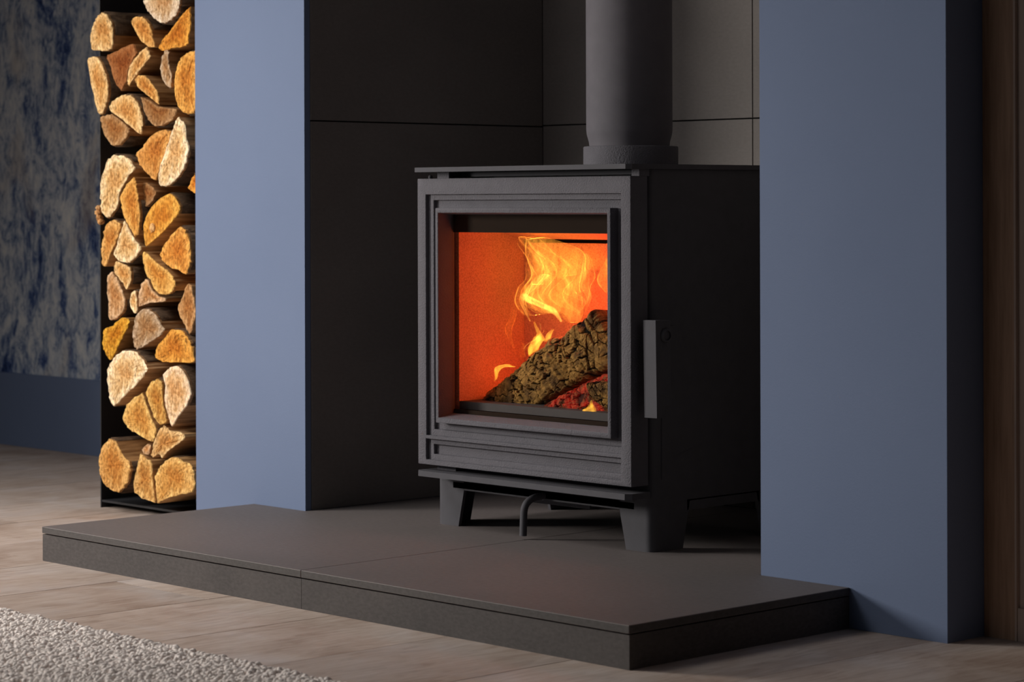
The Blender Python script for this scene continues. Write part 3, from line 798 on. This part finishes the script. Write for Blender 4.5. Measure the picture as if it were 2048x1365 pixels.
GOLD, TAN, PALE, CREAM = (0.66, 0.36, 0.12, 1), (0.70, 0.45, 0.21, 1), (0.80, 0.60, 0.36, 1), (0.84, 0.66, 0.44, 1)
ORANGE, BROWN, RED, GREY, PINK = (0.62, 0.27, 0.045, 1), (0.34, 0.18, 0.08, 1), (0.30, 0.115, 0.04, 1), (0.46, 0.32, 0.21, 1), (0.60, 0.38, 0.22, 1)
A1, A2, A3 = (140, 0, 300 / 1024), (140, 380, 300 / 1204), (140, 660, 300 / 1024)
LOGS = [
    (A1, [(495, 0), (505, 45), (540, 100), (590, 150), (640, 163), (690, 140), (730, 90), (748, 30), (748, -30), (720, -100), (640, -140), (560, -110), (505, -50)], (0.62, 0.47, 0.34, 1), 'round pale grey-brown log at the very top of the stack', 0.438, 0, 0),
    (A1, [(150, 350), (135, 270), (150, 180), (180, 110), (215, 80), (250, 95), (285, 160), (292, 240), (285, 340), (215, 352)], TAN, 'golden half-round log jutting out at the top left of the stack', 0.440, 4, 0),
    (A1, [(410, 140), (440, 112), (490, 110), (530, 145), (555, 200), (568, 260), (585, 325), (540, 330), (490, 290), (440, 210)], GOLD, 'narrow golden wedge log right of the topmost left half-round', 0.448, 0, 0),
    (A1, [(595, 335), (625, 275), (668, 225), (712, 165), (765, 95), (822, 40), (825, 150), (812, 300), (760, 325), (690, 335), (640, 352)], ORANGE, 'rough orange triangular log under the round top log', 0.450, 0, 0),
    (A1, [(245, 380), (300, 350), (430, 290), (455, 350), (440, 390), (400, 470), (385, 560), (345, 625), (310, 580), (280, 480)], RED, 'smooth reddish-brown triangular log near the top left', 0.446, 0, 0),
    (A1, [(385, 560), (400, 470), (430, 410), (480, 350), (520, 315), (545, 370), (540, 400), (480, 480), (430, 540), (395, 600)], TAN, 'bright pointed wedge right of the reddish-brown triangle', 0.442, 0, 0),
    (A1, [(115, 400), (165, 380), (205, 410), (240, 490), (260, 570), (262, 640), (240, 730), (215, 790), (190, 780), (165, 680), (140, 560)], TAN, 'tall slim golden log jutting furthest left of the rack', 0.438, 4, 0),
    (A1, [(612, 470), (625, 390), (650, 335), (670, 350), (672, 430), (690, 510), (695, 600), (670, 605), (630, 550)], GREY, 'thin greyish upright sliver beside the big orange log', 0.446, 0, 0),
    (A1, [(885, 345), (850, 336), (790, 350), (745, 400), (720, 470), (705, 560), (712, 660), (740, 750), (800, 790), (845, 785), (880, 740)], (0.66, 0.33, 0.08, 1), 'tall rounded orange log against the blue pier in the upper stack', 0.446, 0, 0),
    (A1, [(435, 540), (455, 510), (510, 510), (560, 570), (600, 630), (612, 720), (570, 690), (510, 640), (455, 590)], GOLD, 'golden half-moon log above the dark brown wedge', 0.448, 0, 0),
    (A1, [(480, 660), (530, 680), (600, 725), (660, 735), (740, 745), (700, 820), (640, 860), (570, 865), (530, 820), (490, 740)], BROWN, 'dark brown rounded wedge below the golden half-moon', 0.446, 0, 0),
    (A1, [(258, 730), (290, 680), (350, 645), (410, 645), (455, 690), (485, 770), (495, 860), (490, 925), (460, 910), (410, 870), (340, 810), (280, 765)], TAN, 'bright golden quarter log left of the dark brown wedge', 0.442, 0, 0),
    (A1, [(205, 795), (280, 775), (350, 825), (405, 880), (390, 930), (340, 995), (280, 995), (235, 930), (210, 860)], (0.40, 0.22, 0.10, 1), 'dull brown cracked log below the bright golden quarter', 0.448, 0, 0),
    (A1, [(440, 1050), (490, 1000), (540, 930), (620, 880), (690, 895), (685, 950), (650, 1060), (610, 1160), (585, 1235), (540, 1215), (470, 1130)], (0.58, 0.28, 0.08, 1), 'burnt-orange log left of the tall cream wedge', 0.448, 0, 0),
    (A1, [(735, 778), (780, 830), (800, 930), (815, 1020), (790, 1130), (740, 1220), (660, 1285), (600, 1280), (595, 1200), (620, 1100), (665, 980), (705, 860)], CREAM, 'tall cream white wedge log in the upper half of the stack', 0.438, 0, 0),
    ((0, 0, 1), [(199, 398), (200, 357), (206, 340), (215, 316), (231, 307), (251, 311), (264, 322), (270, 336), (258, 352), (246, 372), (238, 390), (236, 408), (226, 428), (217, 439), (209, 436), (199, 420)], PALE, 'large pale log with torn fibres at its left edge', 0.444, 0, 0),
    ((0, 0, 1), [(267, 351), (272, 365), (273, 380), (277, 400), (279.5, 430), (278, 462), (270, 477), (257, 455), (248, 437), (242, 415), (239, 393), (249, 373)], (0.66, 0.34, 0.09, 1), 'long upright orange log right of the large pale log', 0.440, 0, 0),
    (A2, [(580, 300), (600, 220), (650, 130), (720, 60), (800, 20), (850, 60), (885, 130), (875, 190), (820, 260), (740, 350), (650, 430), (600, 465), (590, 420)], (0.68, 0.33, 0.06, 1), 'big smooth orange log with a pale knot', 0.440, 0, 1),
    (A2, [(245, 480), (258, 400), (280, 290), (320, 240), (370, 240), (405, 265), (395, 340), (365, 420), (335, 490), (325, 520), (290, 610), (265, 625), (250, 560)], GOLD, 'golden quarter log on the left edge below the torn pale log', 0.442, 0, 0),
    (A2, [(342, 510), (372, 440), (402, 330), (435, 245), (468, 300), (515, 398), (572, 460), (540, 530), (480, 590), (420, 590), (365, 560)], PALE, 'smooth pale log below the long upright orange log', 0.446, 0, 0),
    (A2, [(715, 530), (740, 450), (800, 370), (870, 290), (920, 310), (950, 380), (965, 480), (970, 580), (950, 650), (930, 690), (860, 645), (800, 630), (740, 580)], (0.64, 0.30, 0.07, 1), 'speckled orange log below the orange log with the knot', 0.440, 0, 0),
    (A2, [(575, 495), (610, 500), (680, 570), (760, 630), (820, 690), (850, 750), (830, 820), (780, 850), (720, 840), (670, 800), (640, 730), (600, 670), (580, 580)], (0.68, 0.38, 0.11, 1), 'slanting golden slab-like log in the middle of the stack', 0.440, 0, 0),
    (A2, [(345, 640), (370, 570), (430, 592), (480, 620), (490, 690), (480, 760), (455, 810), (420, 750), (380, 700)], TAN, 'small golden pointed log under the smooth pale log', 0.450, 0, 0),
    (A2, [(300, 680), (330, 650), (370, 700), (410, 790), (440, 880), (435, 960), (400, 1020), (350, 1055), (305, 1040), (305, 900), (295, 780)], PINK, 'pinkish-brown upright log on the left edge at mid height', 0.446, 0, 0),
    (A2, [(475, 900), (490, 830), (510, 805), (528, 820), (535, 900), (542, 960), (520, 1000), (490, 960)], PALE, 'tiny pale splinter log in the middle of the stack', 0.452, 0, 0),
    (A2, [(545, 850), (560, 760), (600, 712), (632, 735), (660, 805), (715, 855), (770, 870), (760, 900), (640, 910), (560, 940), (548, 930)], PINK, 'pale rounded log behind the slanting golden slab', 0.462, 0, 0),
    (A2, [(500, 1120), (520, 1020), (560, 960), (610, 950), (670, 980), (720, 1050), (760, 1130), (720, 1180), (660, 1220), (600, 1260), (530, 1290), (500, 1230)], GREY, 'grey-brown rounded wedge log in the middle of the lower stack', 0.440, 0, 0),
    (A2, [(855, 960), (900, 850), (940, 745), (975, 760), (990, 850), (1010, 1000), (985, 1120), (955, 1170), (910, 1080)], (0.46, 0.25, 0.11, 1), 'brown diamond-shaped log against the blue pier', 0.446, 0, 0),
    ((0, 0, 1), [(203.5, 674), (206, 657), (222, 652), (235, 639), (247, 633), (261, 640), (254, 659), (242, 682), (232, 706), (219, 724), (209, 712), (204, 695)], (0.66, 0.34, 0.04, 1), 'yellow-orange log on the left edge above the large cream half-round', 0.442, 0, 0),
    (A3, [(570, 190), (590, 110), (640, 50), (690, -10), (760, -5), (810, 50), (840, 120), (855, 230), (740, 230), (650, 228), (600, 215)], (0.66, 0.31, 0.06, 1), 'rough orange half-round beside the pier in the lower stack', 0.440, 0, 0),
    (A3, [(245, 340), (250, 270), (290, 190), (340, 145), (420, 135), (470, 165), (510, 220), (535, 265), (500, 320), (430, 400), (350, 480), (300, 530), (270, 510), (255, 430)], CREAM, 'large cream half-round log in the lower left', 0.438, 0, 0),
    (A3, [(628, 300), (680, 250), (730, 240), (775, 280), (810, 350), (830, 440), (800, 520), (740, 600), (692, 675), (668, 600), (645, 520), (640, 450), (648, 380)], (0.84, 0.62, 0.42, 1), 'smooth pale peach log beside the pier in the lower stack', 0.436, 0, 1),
    (A3, [(510, 430), (540, 360), (590, 330), (622, 345), (632, 400), (637, 500), (657, 590), (660, 635), (610, 660), (575, 610), (542, 520)], (0.62, 0.36, 0.11, 1), 'upright ochre log left of the smooth pale peach log', 0.440, 0, 0),
    (A3, [(345, 600), (370, 520), (420, 460), (495, 420), (518, 500), (556, 600), (592, 680), (585, 750), (560, 780), (500, 740), (420, 700), (370, 650)], (0.70, 0.42, 0.14, 1), 'wide golden log below the large cream half-round', 0.446, 0, 0),
    (A3, [(562, 790), (602, 685), (640, 650), (680, 685), (740, 692), (795, 730), (740, 780), (660, 840), (630, 880), (600, 850), (565, 875), (545, 860), (560, 820)], TAN, 'star-shaped splintered golden log near the bottom', 0.440, 0, 0),
    (A3, [(190, 870), (215, 800), (260, 740), (310, 760), (350, 840), (400, 900), (415, 960), (390, 1060), (330, 1120), (270, 1100), (215, 1040), (195, 960)], GOLD, 'big round golden log at the bottom left corner', 0.434, 4, 0),
    (A3, [(425, 1100), (435, 1020), (455, 920), (475, 840), (520, 870), (558, 900), (567, 1000), (572, 1100), (586, 1192), (520, 1175), (470, 1150)], (0.64, 0.38, 0.14, 1), 'upright ochre wedge log standing on the base plate', 0.436, 0, 0),
    (A3, [(573, 1000), (603, 940), (650, 885), (720, 862), (780, 900), (830, 920), (850, 1000), (845, 1110), (770, 1130), (650, 1160), (593, 1190), (580, 1100)], (0.70, 0.41, 0.14, 1), 'big golden log at the bottom right beside the pier', 0.438, 0, 0),
    (A3, [(487, 818), (530, 778), (552, 790), (548, 818), (534, 855), (505, 848)], PINK, 'small pinkish log end tucked above the bottom ochre wedge', 0.456, 0, 0),
    (A1, [(805, 1285), (830, 1215), (850, 1190), (905, 1180), (905, 1320), (840, 1318)], ORANGE, 'orange log mostly hidden by the pier under the tall cream wedge', 0.448, 0, 0),
    (A1, [(468, 1262), (520, 1240), (560, 1272), (590, 1310), (575, 1360), (520, 1420), (485, 1400)], BROWN, 'dark recessed log left of the orange log with the knot', 0.475, 0, 0),
]


def firewood(i, frame, poly, rgb, label, Y, tilt, smoothface):
    r = random.Random(i * 31 + 5)
    ox, oy, s = frame; Y = 0.443 + (Y - 0.443) * 0.4
    tx, tz = math.tan(math.radians(r.uniform(-6, 6))), math.tan(math.radians(r.uniform(-6, 6)))
    base = [on_y(ox + x * s, oy + y * s, Y) for x, y in poly]
    c = sum(base, Vector()) / len(base)
    P = []
    for x, y in poly:            # the sawn face leans a little
        d = ray(ox + x * s, oy + y * s); n_ = Vector((tx, 1, tz)); P.append(CAM + d * ((c - CAM).dot(n_) / d.dot(n_)))
    P = [c + (p - c) * (0.94 if i in (14, 28, 36, 29, 33, 40, 9) else 0.96) for p in P]
    for p in P: p.x = min(p.x, -1.5145)
    n0 = len(P)
    # straight runs are split faces, curved runs carry bark
    lens = [(P[(k + 1) % n0] - P[k]).length for k in range(n0)]
    area2 = sum(P[k].x * P[(k + 1) % n0].z - P[(k + 1) % n0].x * P[k].z for k in range(n0))
    if area2 < 0: P.reverse(); lens = [(P[(k + 1) % n0] - P[k]).length for k in range(n0)]
    # resample, slightly rounded
    per = 5 if n0 < 14 else 4
    pts = []; ctl = P[-2:] + P + P[:2]
    for k in range(n0):
        a, b, cc, d = ctl[k + 1], ctl[k + 2], ctl[k + 3], ctl[k + 4]
        for q in range(per):
            t = q / per
            sp_ = 0.5 * ((2 * b) + (cc - a) * t + (2 * a - 5 * b + 4 * cc - d) * t * t + (3 * b - a - 3 * cc + d) * t ** 3)
            pts.append((sp_ * 0.4 + (b + (cc - b) * t) * 0.6))
    N = len(pts)
    turn = []
    for k in range(n0):
        a, b, cc = P[k - 1], P[k], P[(k + 1) % n0]
        d1, d2 = Vector((b.x - a.x, b.z - a.z)), Vector((cc.x - b.x, cc.z - b.z))
        turn.append(math.degrees(math.atan2(d1.x * d2.y - d1.y * d2.x, d1.dot(d2))))
    isb = [8 < turn[k] < 62 and 8 < turn[(k + 1) % n0] < 62 for k in range(n0)]
    jit = [1 + (0.008 if smoothface else 0.034) * r.uniform(-1, 1) for _ in range(N)]
    pts = [c + (p - c) * j for p, j in zip(pts, jit)]
    L = r.uniform(0.27, 0.30); yaw = math.radians(r.uniform(-1.2, 1.2))
    verts, faces, mi = [], [], []
    rings = [1.0, 0.97, 0.86, 0.68, 0.46, 0.22]
    amp = 0.0006 if smoothface else 0.0022
    for kk, sc_ in enumerate(rings):
        for p in pts:
            q = c + (p - c) * sc_; nn = noise.noise(q * 130) + 0.6 * noise.noise(q * 320 + Vector((i, 0, 0)))
            q = Vector((q.x, q.y + (0.0016 if kk == 0 else 0) + amp * nn, q.z)); verts.append(q - c)
    for kk in range(len(rings) - 1):
        for k in range(N): faces.append((kk * N + k, kk * N + (k + 1) % N, (kk + 1) * N + (k + 1) % N, (kk + 1) * N + k)); mi.append(0)
    verts.append(Vector((0, 0, 0))); ci = len(verts) - 1
    e = (len(rings) - 1) * N
    for k in range(N): faces.append((e + k, e + (k + 1) % N, ci)); mi.append(0)
    prev = 0
    for st in (0.12, 0.4, 0.7, 1.0):
        b0 = len(verts)
        for k, p in enumerate(pts):
            sc_ = 1 - 0.05 * st + 0.012 * noise.noise(Vector((p.x * 60, st * 5, p.z * 60 + i)))
            v = (p - c) * sc_; verts.append(Vector((v.x - math.sin(yaw) * L * st, v.y * (1 - st) + L * st, v.z)))
        for k in range(N): faces.append((prev + k, b0 + k, b0 + (k + 1) % N, prev + (k + 1) % N)); mi.append(1)
        prev = b0
    faces.append(tuple(prev + k for k in range(N))); mi.append(0)
    me = bpy.data.meshes.new('firewood_log'); me.from_pydata(verts, [], faces)
    me.polygons.foreach_set('material_index', mi)
    rimv = [1.0] * len(verts)
    for kk, sc_ in enumerate(rings):
        for k in range(N): rimv[kk * N + k] = sc_ ** 2
    rimv[ci] = 0.0
    me.attributes.new('rim', 'FLOAT', 'POINT').data.foreach_set('value', rimv)
    o = bpy.data.objects.new('firewood_log', me); col.objects.link(o); o.location = c
    me.materials.append(M['log_end']); me.materials.append(M['log_side'])
    bm = bmesh.new(); bm.from_mesh(me); bmesh.ops.recalc_face_normals(bm, faces=bm.faces); bm.to_mesh(me); bm.free()
    o.color = rgb
    tag(o, label, 'firewood', 'split logs stacked in the rack')
    # bark: a rough shell over the curved runs
    runs = []; k = 0
    flags = [isb[k // per] for k in range(N)]
    if any(flags):
        start = next((k for k in range(N) if flags[k] and not flags[k - 1]), 0)
        k = 0
        while k < N:
            if flags[(start + k) % N]:
                run = []
                while k < N and flags[(start + k) % N]: run.append((start + k) % N); k += 1
                run.append((start + k) % N)
                if len(run) > 2 * per: runs.append(run)
            else: k += 1
    if runs:
        bv, bf = [], []
        for run in runs:
            rows = []
            sts = (0.02, 0.15, 0.3, 0.5, 0.75, 0.98)
            for layer in (0, 1):
                for st in sts:
                    row = []
                    for q, kx in enumerate(run):
                        p = pts[kx]; d = Vector((p.x - c.x, 0, p.z - c.z)).normalized()
                        thick = (0.0022 + 0.0012 * noise.noise(Vector((p.x * 120, st * 30, p.z * 120)))) * (1 if 0 < q < len(run) - 1 else 0.4)
                        sc_ = 1 - 0.05 * st
                        v = (p - c) * sc_; v = Vector((v.x - math.sin(yaw) * L * st, v.y * (1 - st) + L * st + 0.001, v.z)) + d * (thick if layer else -0.002)
                        row.append(len(bv)); bv.append(v)
                    rows.append(row)
            m_ = len(sts)
            for lay in (0, 1):
                for a in range(m_ - 1):
                    for q in range(len(run) - 1): bf.append((rows[lay * m_ + a][q], rows[lay * m_ + a][q + 1], rows[lay * m_ + a + 1][q + 1], rows[lay * m_ + a + 1][q]))
            for a in (0, m_ - 1):
                for q in range(len(run) - 1): bf.append((rows[a][q], rows[a][q + 1], rows[m_ + a][q + 1], rows[m_ + a][q]))
            for q in (0, len(run) - 1):
                for a in range(m_ - 1): bf.append((rows[a][q], rows[a + 1][q], rows[m_ + a + 1][q], rows[m_ + a][q]))
        bme = bpy.data.meshes.new('bark'); bme.from_pydata(bv, [], bf)
        b = bmesh.new(); b.from_mesh(bme); bmesh.ops.recalc_face_normals(b, faces=b.faces); b.to_mesh(bme); b.free()
        bo = bpy.data.objects.new('bark', bme); col.objects.link(bo); bo.parent = o; bme.materials.append(M['bark']); bme.shade_smooth()


for i, a in enumerate(LOGS): firewood(i, *a)


def lump(name, centre, sx_, sy_, sz_, mat, parent, seed):
    bm = bmesh.new(); bmesh.ops.create_icosphere(bm, subdivisions=3, radius=1)
    for v in bm.verts:
        k = 1 + 0.35 * noise.noise(v.co * 2.2 + Vector((seed, 0, 0))) + 0.15 * noise.noise(v.co * 6 + Vector((0, seed, 0)))
        v.co = Vector((v.co.x * sx_ * k, v.co.y * sy_ * k, v.co.z * sz_ * k)) + (centre - parent.location)
    me = bpy.data.meshes.new(name); bm.to_mesh(me); bm.free(); me.shade_smooth()
    o = bpy.data.objects.new(name, me); col.objects.link(o); o.parent = parent; me.materials.append(mat); return o


by_label = {o['label']: o for o in col.objects if o.get('category') == 'firewood'}
kn = by_label['big smooth orange log with a pale knot']
k_ = lump('knot', on_y(304.5, 456, kn.location.y - 0.001), 0.0085, 0.003, 0.0085, M['log_end'], kn, 3); k_.color = (0.95, 0.72, 0.46, 1); k_['label'] = 'pale knot'
pl = by_label['large pale log with torn fibres at its left edge']
for q, (x, y, w_) in enumerate(((198.5, 416, 0.006), (197, 426, 0.007), (199, 436, 0.007), (202, 444, 0.006))):
    t_ = lump('torn_fibre', on_y(x, y, pl.location.y), w_, 0.007, w_ * 0.9, M['log_end'], pl, q * 7 + 1); t_.color = (0.82, 0.60, 0.40, 1)

# ------------------------------------------------------------------ rug
RY = -0.344
rb = bmesh.new(); add_box(rb, -1.9, 0.25, -1.5, RY, ZF, ZF + 0.006)
mrug = NT('beige_boucle_wool'); vv = mrug.coords()
nn = mrug.noise(vv, 190, 3, 0.6)
mrug.base(mrug.ramp(nn, [(0.3, srgb(222, 211, 204)), (0.7, srgb(242, 234, 228))]), 0.95, 0.1); mrug.bump(nn, 0.5, 0.002)
rug = tag(finish('rug', rb, mrug.m), 'nubby beige boucle rug on the plank floor in front of the hearth', 'rug')
# looped pile: short bent worms of yarn, laid densely where the rug is close to view
tv, tf = [], []
step = 0.0066; nseg, ns = 6, 6
xs = np.arange(-1.2, 0.05, step); ys = np.arange(-0.74, RY - 0.001, step)
for x in xs:
    for y in ys:
        px, py = x + random.uniform(-.5, .5) * step, y + random.uniform(-.5, .5) * step
        ang = random.gauss(0.9, 0.8); ln = random.uniform(0.008, 0.016); rr = random.uniform(0.0024, 0.0036)
        lift = 0.0025 * noise.noise(Vector((px * 70, py * 70, 2))) + random.uniform(0, 0.0022)
        dx, dy = math.cos(ang), math.sin(ang); bend = random.uniform(-0.45, 0.45)
        b0 = len(tv)
        for a in range(nseg):
            t = a / (nseg - 1) * 2 - 1
            cx_, cy_ = px + dx * t * ln / 2 - dy * bend * t * t * ln, py + dy * t * ln / 2 + dx * bend * t * t * ln
            cz = ZF + 0.0075 + lift + 0.0030 * (1 - t * t)
            rad = rr * math.sqrt(max(0.08, 1 - 0.85 * t * t)) * random.uniform(0.9, 1.1)
            for k in range(ns):
                q = 2 * math.pi * k / ns
                tv.append((cx_ - dy * math.cos(q) * rad, min(cy_ + dx * math.cos(q) * rad, RY + 0.003), cz + math.sin(q) * rad))
        for a in range(nseg - 1):
            for k in range(ns): tf.append((b0 + a * ns + k, b0 + a * ns + (k + 1) % ns, b0 + (a + 1) * ns + (k + 1) % ns, b0 + (a + 1) * ns + k))
        tf.append(tuple(b0 + k for k in range(ns))[::-1]); tf.append(tuple(b0 + (nseg - 1) * ns + k for k in range(ns)))
me = bpy.data.meshes.new('pile'); me.from_pydata(tv, [], tf)
pile = link_mesh('pile', me, mrug.m, rug, True); pile['kind'] = 'stuff'
